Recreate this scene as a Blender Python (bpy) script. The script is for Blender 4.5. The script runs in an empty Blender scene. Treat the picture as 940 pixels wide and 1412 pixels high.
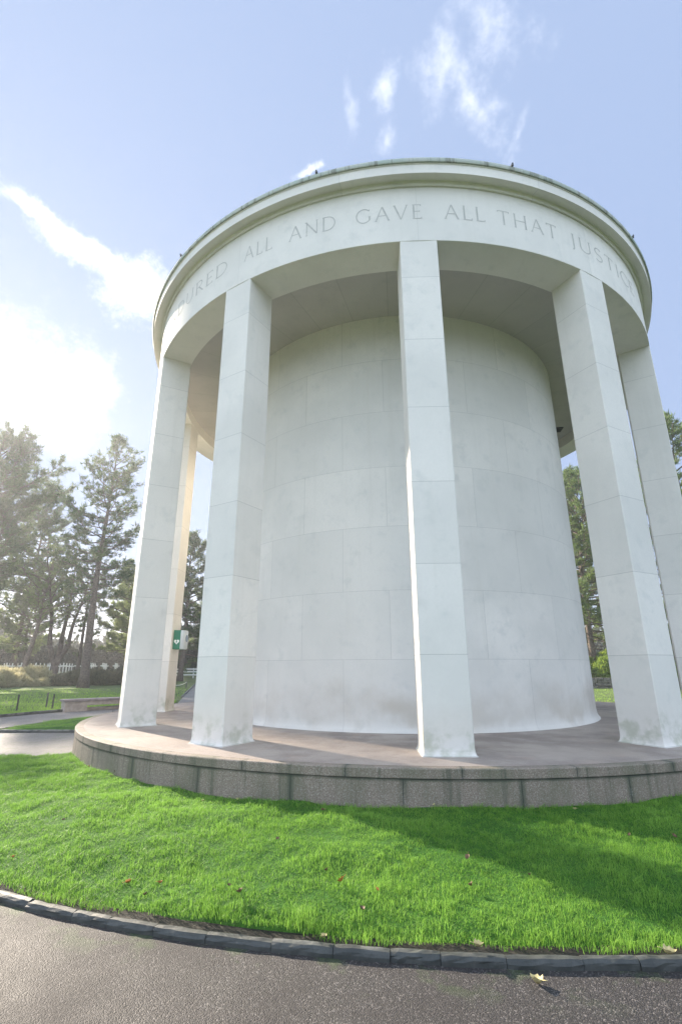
import bpy, bmesh, math, random
import numpy as np
from mathutils import Vector, Matrix
R_ = math.radians
rng = np.random.default_rng(7)
random.seed(7)
scene = bpy.context.scene
COL = scene.collection

# ---------------------------------------------------------------- helpers
def link(o, parent=None):
    COL.objects.link(o)
    if parent is not None:
        o.parent = parent
    return o

def tag(o, label=None, cat=None, group=None, kind=None):
    if label: o['label'] = label
    if cat: o['category'] = cat
    if group: o['group'] = group
    if kind: o['kind'] = kind
    return o

def empty(name, loc=(0, 0, 0), rz=0.0):
    o = bpy.data.objects.new(name, None)
    o.location = loc
    o.rotation_euler = (0, 0, rz)
    o.empty_display_size = 0.3
    return link(o)

def mesh_obj(name, verts, faces, mat, parent=None, smooth=False, uv=None, loc=None):
    """One linked mesh object; uv = a list with one (u, v) per face corner."""
    me = bpy.data.meshes.new(name)
    me.from_pydata([tuple(v) for v in verts], [], faces)
    if uv is not None:
        l = me.uv_layers.new(name='UVMap')
        l.data.foreach_set('uv', np.asarray(uv, dtype=np.float32).ravel())
    if smooth:
        me.polygons.foreach_set('use_smooth', [True] * len(me.polygons))
    me.materials.append(mat)
    me.update()
    o = bpy.data.objects.new(name, me)
    if loc is not None: o.location = loc
    return link(o, parent)

class MB:
    """Collects boxes, tubes and prisms into one mesh."""
    def __init__(s): s.v = []; s.f = []
    def box(s, cx, cy, cz, sx, sy, sz, bev=0.0, rz=0.0):
        bm = bmesh.new()
        bmesh.ops.create_cube(bm, size=1.0)
        bmesh.ops.scale(bm, vec=(sx, sy, sz), verts=bm.verts)
        if bev: bmesh.ops.bevel(bm, geom=bm.edges[:], offset=bev, segments=2, profile=.6, affect='EDGES')
        M = Matrix.Translation((cx, cy, cz)) @ Matrix.Rotation(rz, 4, 'Z')
        s.add_bm(bm, M)
    def add_bm(s, bm, M=None):
        n = len(s.v)
        bm.verts.index_update()
        for v in bm.verts:
            s.v.append(tuple(M @ v.co if M else v.co))
        for f in bm.faces:
            s.f.append([n + v.index for v in f.verts])
        bm.free()
    def tube(s, pts, rad, seg=8, cap=True):
        pts = [Vector(p) for p in pts]
        n0 = len(s.v)
        ref = Vector((0.3, 0.9, 0.1))
        for i, p in enumerate(pts):
            d = (pts[min(i + 1, len(pts) - 1)] - pts[max(i - 1, 0)]).normalized()
            a = d.cross(ref)
            if a.length < 1e-3: a = d.cross(Vector((1, 0, 0)))
            a.normalize(); b = d.cross(a)
            for k in range(seg):
                t = 2 * math.pi * k / seg
                s.v.append(tuple(p + (a * math.cos(t) + b * math.sin(t)) * rad[i]))
        for i in range(len(pts) - 1):
            for k in range(seg):
                a0 = n0 + i * seg + k; a1 = n0 + i * seg + (k + 1) % seg
                s.f.append([a0, a1, a1 + seg, a0 + seg])
        if cap:
            s.f.append([n0 + k for k in range(seg)][::-1])
            s.f.append([n0 + (len(pts) - 1) * seg + k for k in range(seg)])
    def build(s, name, mat, parent=None, smooth=False, loc=None):
        return mesh_obj(name, s.v, s.f, mat, parent, smooth, loc=loc)

def tri_obj(name, tris, mat, parent=None, tint=None, loc=None):
    """tris: (N,3,3) array of loose leaf / blade triangles."""
    tris = np.asarray(tris, dtype=np.float32)
    n = len(tris)
    me = bpy.data.meshes.new(name)
    me.vertices.add(n * 3); me.loops.add(n * 3); me.polygons.add(n)
    me.vertices.foreach_set('co', tris.ravel())
    me.loops.foreach_set('vertex_index', np.arange(n * 3, dtype=np.int32))
    me.polygons.foreach_set('loop_start', np.arange(0, n * 3, 3, dtype=np.int32))
    if tint is not None:
        at = me.attributes.new('tint', 'FLOAT', 'FACE')
        at.data.foreach_set('value', np.asarray(tint, dtype=np.float32))
    me.materials.append(mat)
    me.update(calc_edges=True)
    o = bpy.data.objects.new(name, me)
    if loc is not None: o.location = loc
    return link(o, parent)

def sstep(a, b, x):
    t = np.clip((x - a) / (b - a), 0, 1)
    return t * t * (3 - 2 * t)

def pol(r, deg, z=0.0):
    """phi = 0 faces the camera side (-Y), positive towards +X."""
    a = R_(deg)
    return (r * math.sin(a), -r * math.cos(a), z)

_grid = {}
def vnoise(x, y, scale, seed):
    """smooth value noise on arrays, about -1..1"""
    if seed not in _grid:
        _grid[seed] = np.random.default_rng(seed).uniform(-1, 1, (256, 256))
    g = _grid[seed]
    u = np.asarray(x) * scale + 1000.0; v = np.asarray(y) * scale + 1000.0
    i = np.floor(u).astype(int); j = np.floor(v).astype(int)
    fu = u - i; fv = v - j
    fu = fu * fu * (3 - 2 * fu); fv = fv * fv * (3 - 2 * fv)
    a = g[i % 256, j % 256]; b = g[(i + 1) % 256, j % 256]
    c = g[i % 256, (j + 1) % 256]; d = g[(i + 1) % 256, (j + 1) % 256]
    return (a * (1 - fu) + b * fu) * (1 - fv) + (c * (1 - fu) + d * fu) * fv

# ---------------------------------------------------------------- materials
class NT:
    def __init__(s, name):
        s.m = bpy.data.materials.new(name); s.m.use_nodes = True
        s.t = s.m.node_tree; s.t.nodes.clear()
        s.out = s.n('ShaderNodeOutputMaterial')
    def n(s, typ, **kw):
        nd = s.t.nodes.new(typ)
        for k, v in kw.items(): setattr(nd, k, v)
        return nd
    def l(s, a, b): s.t.links.new(a, b)
    def val(s, sock, v):
        if hasattr(v, 'is_linked') or isinstance(v, bpy.types.NodeSocket): s.l(v, sock)
        else: sock.default_value = v
    def math(s, op, a, b=None, c=None, clamp=False):
        nd = s.n('ShaderNodeMath', operation=op, use_clamp=clamp)
        s.val(nd.inputs[0], a)
        if b is not None: s.val(nd.inputs[1], b)
        if c is not None: s.val(nd.inputs[2], c)
        return nd.outputs[0]
    def mix(s, f, a, b, blend='MIX'):
        nd = s.n('ShaderNodeMix', data_type='RGBA', blend_type=blend)
        s.val(nd.inputs[0], f)
        for i, v in ((6, a), (7, b)):
            if isinstance(v, tuple) and len(v) == 3: v = (*v, 1)
            s.val(nd.inputs[i], v)
        return nd.outputs[2]
    def pos(s): return s.n('ShaderNodeNewGeometry').outputs['Position']
    def mapping(s, vec, scale=(1, 1, 1), loc=(0, 0, 0)):
        nd = s.n('ShaderNodeMapping'); s.l(vec, nd.inputs[0])
        nd.inputs['Scale'].default_value = scale; nd.inputs['Location'].default_value = loc
        return nd.outputs[0]
    def noise(s, vec, scale, detail=3, rough=.55, out=0):
        nd = s.n('ShaderNodeTexNoise'); s.l(vec, nd.inputs['Vector'])
        nd.inputs['Scale'].default_value = scale; nd.inputs['Detail'].default_value = detail
        nd.inputs['Roughness'].default_value = rough
        return nd.outputs[out]
    def vor(s, vec, scale, out='Color', feature='F1'):
        nd = s.n('ShaderNodeTexVoronoi', feature=feature); s.l(vec, nd.inputs['Vector'])
        nd.inputs['Scale'].default_value = scale
        return nd.outputs[out]
    def ramp(s, f, lo, hi, a=0.0, b=1.0):
        nd = s.n('ShaderNodeMapRange', clamp=True, interpolation_type='SMOOTHSTEP')
        s.val(nd.inputs[0], f)
        nd.inputs[1].default_value = lo; nd.inputs[2].default_value = hi
        nd.inputs[3].default_value = a; nd.inputs[4].default_value = b
        return nd.outputs[0]
    def bump(s, h, strength=.3, dist=.01, normal=None):
        nd = s.n('ShaderNodeBump'); s.l(h, nd.inputs['Height'])
        nd.inputs['Strength'].default_value = strength; nd.inputs['Distance'].default_value = dist
        if normal: s.l(normal, nd.inputs['Normal'])
        return nd.outputs[0]
    def bsdf(s, col, rough=.7, normal=None, metallic=0.0, spec=.5):
        b = s.n('ShaderNodeBsdfPrincipled')
        s.val(b.inputs['Base Color'], (*col, 1) if isinstance(col, tuple) and len(col) == 3 else col)
        s.val(b.inputs['Roughness'], rough)
        b.inputs['Metallic'].default_value = metallic
        b.inputs['Specular IOR Level'].default_value = spec
        if normal: s.l(normal, b.inputs['Normal'])
        s.l(b.outputs[0], s.out.inputs['Surface'])
        return b

def sepz(T, vec, axis=2):
    nd = T.n('ShaderNodeSeparateXYZ'); T.l(vec, nd.inputs[0]); return nd.outputs[axis]

def uvnode(T): return T.n('ShaderNodeUVMap', uv_map='UVMap').outputs[0]

def brick(T, vec, w, h, mortar, smooth, offset=.5, c1=(1, 1, 1, 1), c2=(0, 0, 0, 1)):
    nd = T.n('ShaderNodeTexBrick', offset=offset, offset_frequency=2)
    T.l(vec, nd.inputs['Vector'])
    nd.inputs['Color1'].default_value = c1; nd.inputs['Color2'].default_value = c2
    nd.inputs['Mortar'].default_value = (.5, .5, .5, 1)
    nd.inputs['Scale'].default_value = 1
    nd.inputs['Mortar Size'].default_value = mortar; nd.inputs['Mortar Smooth'].default_value = smooth
    nd.inputs['Bias'].default_value = 0
    nd.inputs['Brick Width'].default_value = w; nd.inputs['Row Height'].default_value = h
    return nd.outputs['Color'], nd.outputs['Fac']

ZP = .56                                     # top of the plinth above the path
STONE = (.745, .708, .648)
def stone_mat(name, w, h, offset=.5, loc=(0, 0, 0), base_stain=0.0, algae=0.0, tone=1.0, joint=.55, streak=.25):
    T = NT(name)
    P = T.pos(); uv = T.mapping(uvnode(T), loc=loc)
    c, fac = brick(T, uv, w, h, .0045, .25, offset)
    base = tuple(x * tone for x in STONE)
    n1 = T.noise(P, .55, 4, .6); n2 = T.noise(P, 3.2, 6, .62); n3 = T.noise(P, 26, 3, .6)
    col = T.mix(T.ramp(n1, .35, .7), tuple(x * 1.05 for x in base), tuple(x * y for x, y in zip(base, (.89, .90, .90))))
    col = T.mix(T.math('MULTIPLY', c, .55), col, tuple(x * y for x, y in zip(base, (.86, .875, .88))))
    col = T.mix(T.ramp(n2, .52, .72, 0, .5), col, tuple(x * y for x, y in zip(base, (.78, .81, .82))))
    col = T.mix(T.ramp(n3, .3, .7, 0, .16), col, tuple(x * .8 for x in base))
    # thin vertical wash marks left by the rain
    wash = T.noise(T.mapping(P, (5.5, 5.5, .22)), 1.0, 4, .65)
    col = T.mix(T.ramp(wash, .52, .75, 0, streak), col, tuple(x * y for x, y in zip(base, (.80, .80, .77))))
    # isolated darker spots
    sp = T.noise(P, 1.7, 2, .4)
    col = T.mix(T.ramp(sp, .70, .80, 0, .4), col, tuple(x * .70 for x in base))
    z = T.math('SUBTRACT', sepz(T, P), ZP)
    if base_stain:
        zz = T.math('ADD', z, T.math('MULTIPLY', T.math('SUBTRACT', T.noise(P, 1.3, 4), .5), 1.0))
        band = T.math('MULTIPLY', T.ramp(zz, .05, .34), T.ramp(zz, .40, .95, 1, 0))
        band = T.math('MULTIPLY', band, T.ramp(T.noise(P, .7, 5, .65), .28, .72, .1, 1))
        col = T.mix(T.math('MULTIPLY', band, base_stain), col, (.44, .375, .29))
    if algae:
        zz = T.math('SUBTRACT', z, T.math('MULTIPLY', T.noise(P, 3.0, 4), .75))
        a = T.math('MULTIPLY', T.ramp(zz, -.25, .16, 1, 0), T.ramp(T.noise(P, 5, 4), .42, .66))
        col = T.mix(T.math('MULTIPLY', a, algae), col, (.24, .27, .15))
    col = T.mix(T.math('MULTIPLY', fac, joint), col, (.20, .20, .185))
    hgt = T.math('SUBTRACT', T.math('ADD', T.math('MULTIPLY', n3, .25), T.math('MULTIPLY', n2, .4)), T.math('MULTIPLY', fac, 1.5))
    T.bsdf(col, .82, T.bump(hgt, .35, .004), spec=.25)
    return T.m

M = {}
M['drum'] = stone_mat('drum limestone', 1.833, 1.283, .5, base_stain=.55, joint=.32)
M['column'] = stone_mat('column limestone', 60, 1.283, 0, loc=(20, 0, 0), algae=.45, base_stain=.2, joint=.45)
M['frieze'] = stone_mat('frieze limestone', 3.665, 20, 0, loc=(0, 5, 0), tone=1.0, joint=.22)
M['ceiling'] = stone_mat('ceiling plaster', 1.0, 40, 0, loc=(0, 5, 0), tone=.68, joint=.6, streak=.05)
M['cornice'] = stone_mat('cornice limestone', 3.7, 40, 0, loc=(1, 5, 0), tone=.98, joint=.3)

def simple(name, col, rough=.6, var=.15, scale=8, bump=.2, metallic=0.0, dist=.004, spec=.5):
    T = NT(name); P = T.pos()
    n = T.noise(P, scale, 4)
    c = T.mix(T.ramp(n, .3, .7), tuple(x * (1 - var) for x in col), tuple(min(1, x * (1 + var)) for x in col))
    T.bsdf(c, rough, T.bump(n, bump, dist), metallic, spec)
    return T.m

def letter_mat():
    T = NT('carved lettering'); P = T.pos()
    n = T.noise(P, 7, 3)
    T.bsdf(T.mix(T.ramp(n, .3, .7), (.42, .41, .38), (.51, .495, .455)), .9, spec=.2)  # darker than the frieze: shade and weathering of the cuts in the colour
    return T.m
M['letter'] = letter_mat()

def plinth_mat(name, loc, h, stain):
    T = NT(name); P = T.pos(); uv = T.mapping(uvnode(T), loc=loc)
    c, fac = brick(T, uv, 1.3575, h, .005, .2, 0)
    _, soft = brick(T, uv, 1.3575, h, .075, 1.0, 0)
    g = T.vor(P, 150)
    gs = T.n('ShaderNodeSeparateColor'); T.l(g, gs.inputs[0])
    col = T.mix(T.ramp(gs.outputs[0], .1, .95), (.165, .131, .103), (.275, .222, .180))
    col = T.mix(T.ramp(gs.outputs[1], .86, .95, 0, .8), col, (.42, .38, .34))
    col = T.mix(T.math('MULTIPLY', c, .14), col, (.12, .11, .09))
    n = T.noise(T.mapping(P, (1.2, 1.2, .5)), 1.6, 4, .6)
    col = T.mix(T.ramp(n, .42, .7, 0, .55), col, (.095, .105, .062))
    drip = T.noise(T.mapping(P, (7, 7, .35)), 1.0, 4, .7)
    col = T.mix(T.ramp(drip, .52, .70, 0, stain), col, (.055, .065, .042))
    col = T.mix(T.math('MULTIPLY', soft, T.math('MULTIPLY', T.ramp(n, .3, .6), .75)), col, (.045, .060, .040))
    col = T.mix(fac, col, (.030, .034, .028))
    zz = sepz(T, P)
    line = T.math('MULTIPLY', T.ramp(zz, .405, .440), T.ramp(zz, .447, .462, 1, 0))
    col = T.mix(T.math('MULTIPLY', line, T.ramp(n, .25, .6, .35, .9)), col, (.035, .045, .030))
    # a few pale lime runs out of the joints
    lime = T.math('MULTIPLY', soft, T.ramp(T.noise(P, 1.9, 1), .66, .72, 0, .35))
    col = T.mix(T.math('MULTIPLY', lime, T.ramp(T.noise(P, 40, 2), .5, .6)), col, (.5, .5, .46))
    hgt = T.math('SUBTRACT', T.math('MULTIPLY', gs.outputs[0], .3), fac)
    T.bsdf(col, .72, T.bump(hgt, .5, .004), spec=.35)
    return T.m
# joint positions: lower blocks at -0.25 + 10k degrees, coping at 4.8 + 10k (u = arc metres from phi -180)
M['riser'] = plinth_mat('plinth granite', (.034, 0, 0), 40, .55)
M['coping'] = plinth_mat('coping granite', (-.65, 5, 0), 40, .65)

def deck_mat():
    T = NT('deck'); P = T.pos()
    g = T.vor(P, 190); gs = T.n('ShaderNodeSeparateColor'); T.l(g, gs.inputs[0])
    col = T.mix(gs.outputs[0], (.245, .198, .167), (.37, .31, .265))
    n = T.noise(P, 1.1, 5, .6)
    col = T.mix(T.ramp(n, .38, .68, 0, .7), col, (.185, .155, .138))
    col = T.mix(T.ramp(T.noise(P, 2.7, 3), .58, .7, 0, .5), col, (.34, .26, .21))
    T.bsdf(col, T.ramp(n, .35, .7, .38, .7), T.bump(gs.outputs[0], .35, .003), spec=.45)
    return T.m
M['deck'] = deck_mat()

def asphalt_mat():
    T = NT('asphalt'); P = T.pos()
    v = T.n('ShaderNodeTexVoronoi'); T.l(P, v.inputs['Vector']); v.inputs['Scale'].default_value = 130
    v2 = T.n('ShaderNodeTexVoronoi'); T.l(P, v2.inputs['Vector']); v2.inputs['Scale'].default_value = 210
    gs = T.n('ShaderNodeSeparateColor'); T.l(v.outputs['Color'], gs.inputs[0])
    gs2 = T.n('ShaderNodeSeparateColor'); T.l(v2.outputs['Color'], gs2.inputs[0])
    col = T.mix(gs.outputs[0], (.017, .0162, .0160), (.046, .043, .042))
    col = T.mix(T.ramp(gs.outputs[1], .84, .94, 0, .75), col, (.17, .155, .145))
    col = T.mix(T.ramp(gs2.outputs[0], .75, .95, 0, .5), col, (.05, .043, .040))
    n = T.noise(P, .9, 5, .6)
    col = T.mix(T.ramp(n, .36, .66, 0, .55), col, (.028, .024, .023))
    # left branch paler: sun glare painted into the asphalt colour
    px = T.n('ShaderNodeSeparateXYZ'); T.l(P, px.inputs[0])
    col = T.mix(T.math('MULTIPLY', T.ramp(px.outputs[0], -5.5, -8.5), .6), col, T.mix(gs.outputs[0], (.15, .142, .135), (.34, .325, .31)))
    r = T.math('SQRT', T.math('ADD', T.math('MULTIPLY', px.outputs[0], px.outputs[0]), T.math('MULTIPLY', px.outputs[1], px.outputs[1])))
    near = T.ramp(r, 10.56, 11.0, 1, 0)
    moss = T.math('MULTIPLY', near, T.ramp(T.noise(P, 3.1, 5, .65), .52, .66))
    col = T.mix(T.math('MULTIPLY', moss, .4), col, (.055, .10, .025))
    h = T.math('SUBTRACT', T.math('MULTIPLY', gs.outputs[2], .6), T.math('MULTIPLY', v.outputs['Distance'], 1.0))
    h = T.math('ADD', h, T.math('MULTIPLY', gs2.outputs[2], .25))
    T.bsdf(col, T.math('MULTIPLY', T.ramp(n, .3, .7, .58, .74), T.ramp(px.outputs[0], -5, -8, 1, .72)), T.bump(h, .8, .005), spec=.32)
    return T.m
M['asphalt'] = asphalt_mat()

M['copper'] = None
def copper_mat():
    T = NT('verdigris copper'); P = T.pos()
    n = T.noise(P, 2.2, 5, .65)
    col = T.mix(T.ramp(n, .35, .68), (.40, .415, .36), (.32, .375, .325))
    drip = T.noise(T.mapping(P, (9, 9, .4)), 1.0, 3, .7)
    col = T.mix(T.ramp(drip, .50, .66, 0, .85), col, (.15, .155, .12))
    T.bsdf(col, .7, T.bump(n, .2, .004), metallic=.1, spec=.3)
    return T.m
M['copper'] = copper_mat()
M['dark_metal'] = simple('dark metal', (.035, .04, .045), .45)
M['white_stone'] = simple('white marble', (.80, .80, .78), .6, .05)
M['white_paint'] = simple('white paint', (.78, .78, .75), .5, .06)
M['bench'] = simple('pale sandstone', (.36, .30, .255), .8, .18, 5)
M['bench_top'] = simple('shaded sandstone', (.235, .195, .185), .75, .22, 5)  # seat slab darkened: its shadow is put into the stone colour
M['block'] = simple('dark granite', (.13, .12, .12), .7, .3, 25)
M['post'] = simple('dark post paint', (.03, .035, .028), .5)
M['rope'] = simple('pale rope', (.55, .52, .44), .9)
M['bark'] = simple('pine bark', (.115, .088, .070), .95, .45, 9, .9, dist=.03)
M['bark_light'] = simple('branch bark', (.15, .115, .090), .95, .35, 9, .8, dist=.02)
M['soil'] = simple('soil', (.018, .015, .010), .95, .4, 40, .8, dist=.01)
M['green_plastic'] = simple('green plastic', (.010, .17, .095), .35, .05)
M['white_plastic'] = simple('white plastic', (.50, .55, .57), .35, .04)
M['smoke_plastic'] = simple('tinted window plastic', (.16, .22, .27), .15, .1)
M['white_mark'] = simple('white printed mark', (.82, .85, .82), .5, .02)
M['drystone'] = simple('shaded field stone', (.11, .105, .085), .9, .5, 6, .8, dist=.03)  # wall stone set dark, with its shade in the base colour

def kerb_mat():
    T = NT('kerb stone'); P = T.pos()
    n = T.noise(P, 7, 5, .65); f = T.noise(P, 70, 3, .6)
    col = T.mix(T.ramp(n, .35, .68), (.026, .030, .028), (.056, .060, .055))
    col = T.mix(T.ramp(f, .4, .7, 0, .4), col, (.03, .036, .034))
    z = sepz(T, P)
    col = T.mix(T.math('MULTIPLY', T.ramp(z, .047, .060), T.ramp(n, .40, .58, 0, .75)), col, (.17, .17, .15))  # tops paler than the face: light and shade painted by height
    T.bsdf(col, .62, T.bump(T.math('ADD', n, T.math('MULTIPLY', f, .3)), .6, .01), spec=.45)
    return T.m
M['kerb'] = kerb_mat()

def leafy(name, c0, c1, trans=.35, rough=.6, spec=.3):
    T = NT(name)
    a = T.n('ShaderNodeAttribute', attribute_name='tint').outputs['Fac']
    col = T.mix(a, c0, c1)
    b = T.n('ShaderNodeBsdfPrincipled'); T.l(col, b.inputs['Base Color'])
    b.inputs['Roughness'].default_value = rough; b.inputs['Specular IOR Level'].default_value = spec
    t = T.n('ShaderNodeBsdfTranslucent')
    T.l(T.mix(.5, col, tuple(min(1, x * 1.5) for x in c1)), t.inputs['Color'])
    mx = T.n('ShaderNodeMixShader'); mx.inputs[0].default_value = trans
    T.l(b.outputs[0], mx.inputs[1]); T.l(t.outputs[0], mx.inputs[2])
    T.l(mx.outputs[0], T.out.inputs['Surface'])
    return T.m
M['grass'] = leafy('grass blades', (.036, .150, .013), (.245, .430, .070), .40, .5, .12)
M['grass_far'] = leafy('lawn blades', (.130, .270, .030), (.340, .500, .095), .5, .6, .1)
M['pine'] = leafy('pine needles', (.036, .068, .030), (.120, .170, .062), .42)
M['pine_light'] = leafy('light pine needles', (.052, .098, .028), (.165, .225, .070), .38)
M['broadleaf'] = leafy('hazy broad leaves', (.058, .092, .036), (.215, .260, .105), .52)
M['heather'] = leafy('heather stems', (.17, .16, .07), (.54, .50, .32), .45)
M['heather_shaded'] = leafy('shaded heather stems', (.05, .062, .034), (.17, .15, .085), .3)  # darkened copy of heather: shade of the row's right half in the colour
M['shrub'] = leafy('bright shrub leaves', (.070, .140, .018), (.27, .36, .060), .42)
M['hedge'] = leafy('dark hedge leaves', (.022, .034, .022), (.050, .062, .036), .15)

def lawn_mat(nm='lawn turf', c0=(.040, .135, .016), c1=(.075, .190, .026), c2=(.020, .065, .008)):
    T = NT(nm); P = T.pos()
    n = T.noise(P, .8, 5, .65); f = T.noise(P, 38, 4, .7)
    col = T.mix(T.ramp(n, .35, .68), c0, c1)
    col = T.mix(T.ramp(f, .35, .7, 0, .75), col, c2)
    T.bsdf(col, .9, T.bump(T.math('ADD', f, n), 1.0, .04), spec=.15)
    return T.m
M['lawn'] = lawn_mat()
M['meadow'] = lawn_mat('pale lawn turf', (.070, .115, .036), (.130, .175, .066), (.055, .072, .032))

# ---------------------------------------------------------------- lathe
def lathe(name, prof, mat, parent, seg=288, a0=-180.0, a1=180.0, closed=False, ur=7.0, smooth_deg=35):
    """prof: list of (r, z) from bottom outside upward. UV: u = arc metres, v = metres along the profile."""
    full = abs((a1 - a0) - 360) < 1e-6
    nA = seg if full else seg + 1
    verts = []; faces = []; uv = []
    angs = [a0 + (a1 - a0) * i / seg for i in range(seg + 1)]
    for i in range(nA):
        for r, z in prof: verts.append(pol(r, angs[i], z))
    k = len(prof)
    d = [0.0]
    for i in range(1, k + (1 if closed else 0)):
        p, q = prof[i - 1], prof[i % k]
        d.append(d[-1] + math.hypot(q[0] - p[0], q[1] - p[1]))
    for i in range(seg):
        i2 = (i + 1) % nA
        for j in range(k if closed else k - 1):
            j2 = (j + 1) % k
            faces.append([i * k + j, i2 * k + j, i2 * k + j2, i * k + j2])
            u0 = R_(angs[i] + 180) * ur; u1 = R_(angs[i + 1] + 180) * ur
            uv += [(u0, d[j]), (u1, d[j]), (u1, d[j + 1]), (u0, d[j + 1])]
    o = mesh_obj(name, verts, faces, mat, parent, True, uv)
    o.data.set_sharp_from_angle(angle=R_(smooth_deg))
    return o

# ================================================================ CHAPEL
chapel = tag(empty('chapel'), 'round white stone memorial chapel ringed by tall square columns under a carved frieze', 'chapel')
RD, RC, CD, CW, HC = 4.667, 7.0, .671, .667, 8.505
PHI0, DPHI = 4.846, 30.0
ZC = ZP + 8.827
# plinth: deck, riser and coping
lathe('plinth', [(7.773, -.05), (7.773, .440), (7.755, .446)], M['riser'], chapel, 360, ur=7.776)
plinth = chapel.children[0]
lathe('coping', [(7.62, .445), (7.780, .450), (7.780, .548), (7.770, .559), (7.62, .5602)], M['coping'], plinth, 360, ur=7.776, smooth_deg=20)
dk = lathe('deck', [(7.63, .5606), (4.6, .562)], M['deck'], chapel, 180)
# drum with a small concave foot
lathe('drum_wall', [(4.735, ZP - .01), (4.730, ZP + .012), (4.700, ZP + .05), (4.680, ZP + .10), (RD, ZP + .19), (RD, ZC + .02)],
      M['drum'], chapel, 288, ur=RD, smooth_deg=60)
drum = [c for c in chapel.children if c.name == 'drum_wall'][0]
uvl = drum.data.uv_layers[0].data        # v = height above the deck, u joints at -13.5 deg + 22.5k on the bottom row
for poly in drum.data.polygons:
    for li in poly.loop_indices:
        v = drum.data.vertices[drum.data.loops[li].vertex_index].co
        uvl[li].uv = (uvl[li].uv[0] - R_(180 - 13.4 - 22.5 * 7 + 11.25) * RD + 1.833 * 40, v.z - ZP + 1.283 * 20 + .02)

def column_mesh():
    bm = bmesh.new()
    w = CW / 2
    prof = [(-.012, .034), (.004, .034), (.020, .016), (.055, .005), (.10, 0), (HC + .004, 0)]
    rings = []
    for z, g in prof:
        c = .012
        pts = []
        for sx, sy in ((-1, -1), (1, -1), (1, 1), (-1, 1)):
            X = sx * (w + g); Y = (-RC - g) if sy < 0 else (-RC + CD + g)
            if sx * sy > 0:
                pts += [(X, Y - sy * c), (X - sx * c, Y)]
            else:
                pts += [(X - sx * c, Y), (X, Y - sy * c)]
        rings.append([bm.verts.new((x, y, z)) for x, y in pts])
    uvl = bm.loops.layers.uv.new('UVMap')
    for a, b in zip(rings, rings[1:]):
        n = len(a)
        for i in range(n):
            bm.faces.new((a[i], a[(i + 1) % n], b[(i + 1) % n], b[i]))
    bmesh.ops.recalc_face_normals(bm, faces=bm.faces)
    for f in bm.faces:
        for l in f.loops:
            l[uvl].uv = (math.atan2(l.vert.co.x, -(l.vert.co.y + RC - CD / 2)) * .4 + 1.0, l.vert.co.z + 1.283 * 20 - .01)
    me = bpy.data.meshes.new('column'); bm.to_mesh(me); bm.free()
    me.materials.append(M['column'])
    return me
cme = column_mesh()
for k in range(-3, 9):
    o = bpy.data.objects.new('column', cme)
    o.location = (0, 0, ZP); o.rotation_euler = (0, 0, R_(PHI0 + k * DPHI))
    link(o, chapel)
# frieze ring beam: outer face, soffit, inner face
RF = 7.010
zf0, zf1 = ZP + HC, ZP + 9.775
fr = lathe('frieze', [(6.325, ZC + .03), (6.325, zf0 + .006), (6.331, zf0), (RF - .006, zf0), (RF, zf0 + .006), (RF, zf1 + .02)], M['frieze'], chapel, 288, smooth_deg=30)
for l in fr.data.uv_layers[0].data:
    l.uv = (l.uv[0] - R_(180 + PHI0) * 7.0 + 3.665 * 40, l.uv[1])
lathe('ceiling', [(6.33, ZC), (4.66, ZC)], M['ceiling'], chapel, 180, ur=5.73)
lathe('cornice', [(7.0, zf1), (7.045, zf1 - .008), (7.060, zf1 + .008), (7.060, ZP + 9.848), (7.075, ZP + 9.858), (7.235, ZP + 9.835), (7.237, ZP + 9.822),
                  (7.252, ZP + 9.820), (7.255, ZP + 10.018), (7.268, ZP + 10.024), (7.268, ZP + 10.05), (6.9, ZP + 10.06)], M['cornice'], chapel, 288)
lathe('roof_edge', [(7.20, ZP + 10.048), (7.296, ZP + 10.040), (7.304, ZP + 10.060), (7.300, ZP + 10.125), (7.285, ZP + 10.150), (7.25, ZP + 10.160), (7.1, ZP + 10.165)],
      M['copper'], chapel, 288, smooth_deg=50)
lathe('roof', [(7.11, ZP + 10.15), (5.0, ZP + 10.35), (2.5, ZP + 10.5), (.01, ZP + 10.55)], M['copper'], chapel, 96)
for d in (-9.9, 19.3, -39.5, 47.5, 110, 170, 230, 280):      # dark fixings on the roof edge
    b = MB(); b.box(0, 0, .008, .045, .08, .045, .01); b.tube([(0, -.02, .02), (0, -.04, .045)], [.02, .016], 8)
    o = b.build('roof_fixing', M['dark_metal'], chapel)
    o.location = pol(7.285, d, ZP + 10.145); o.rotation_euler = (0, 0, R_(d))
b = MB()
b.tube([(0, 0, 0.02), (0, 0, -.035)], [.15, .14], 20); b.box(0, 0, -.02, .34, .34, .03, .008)
b.build('ceiling_light', M['dark_metal'], chapel, loc=(5.52, 1.60, ZC - .0))

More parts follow.
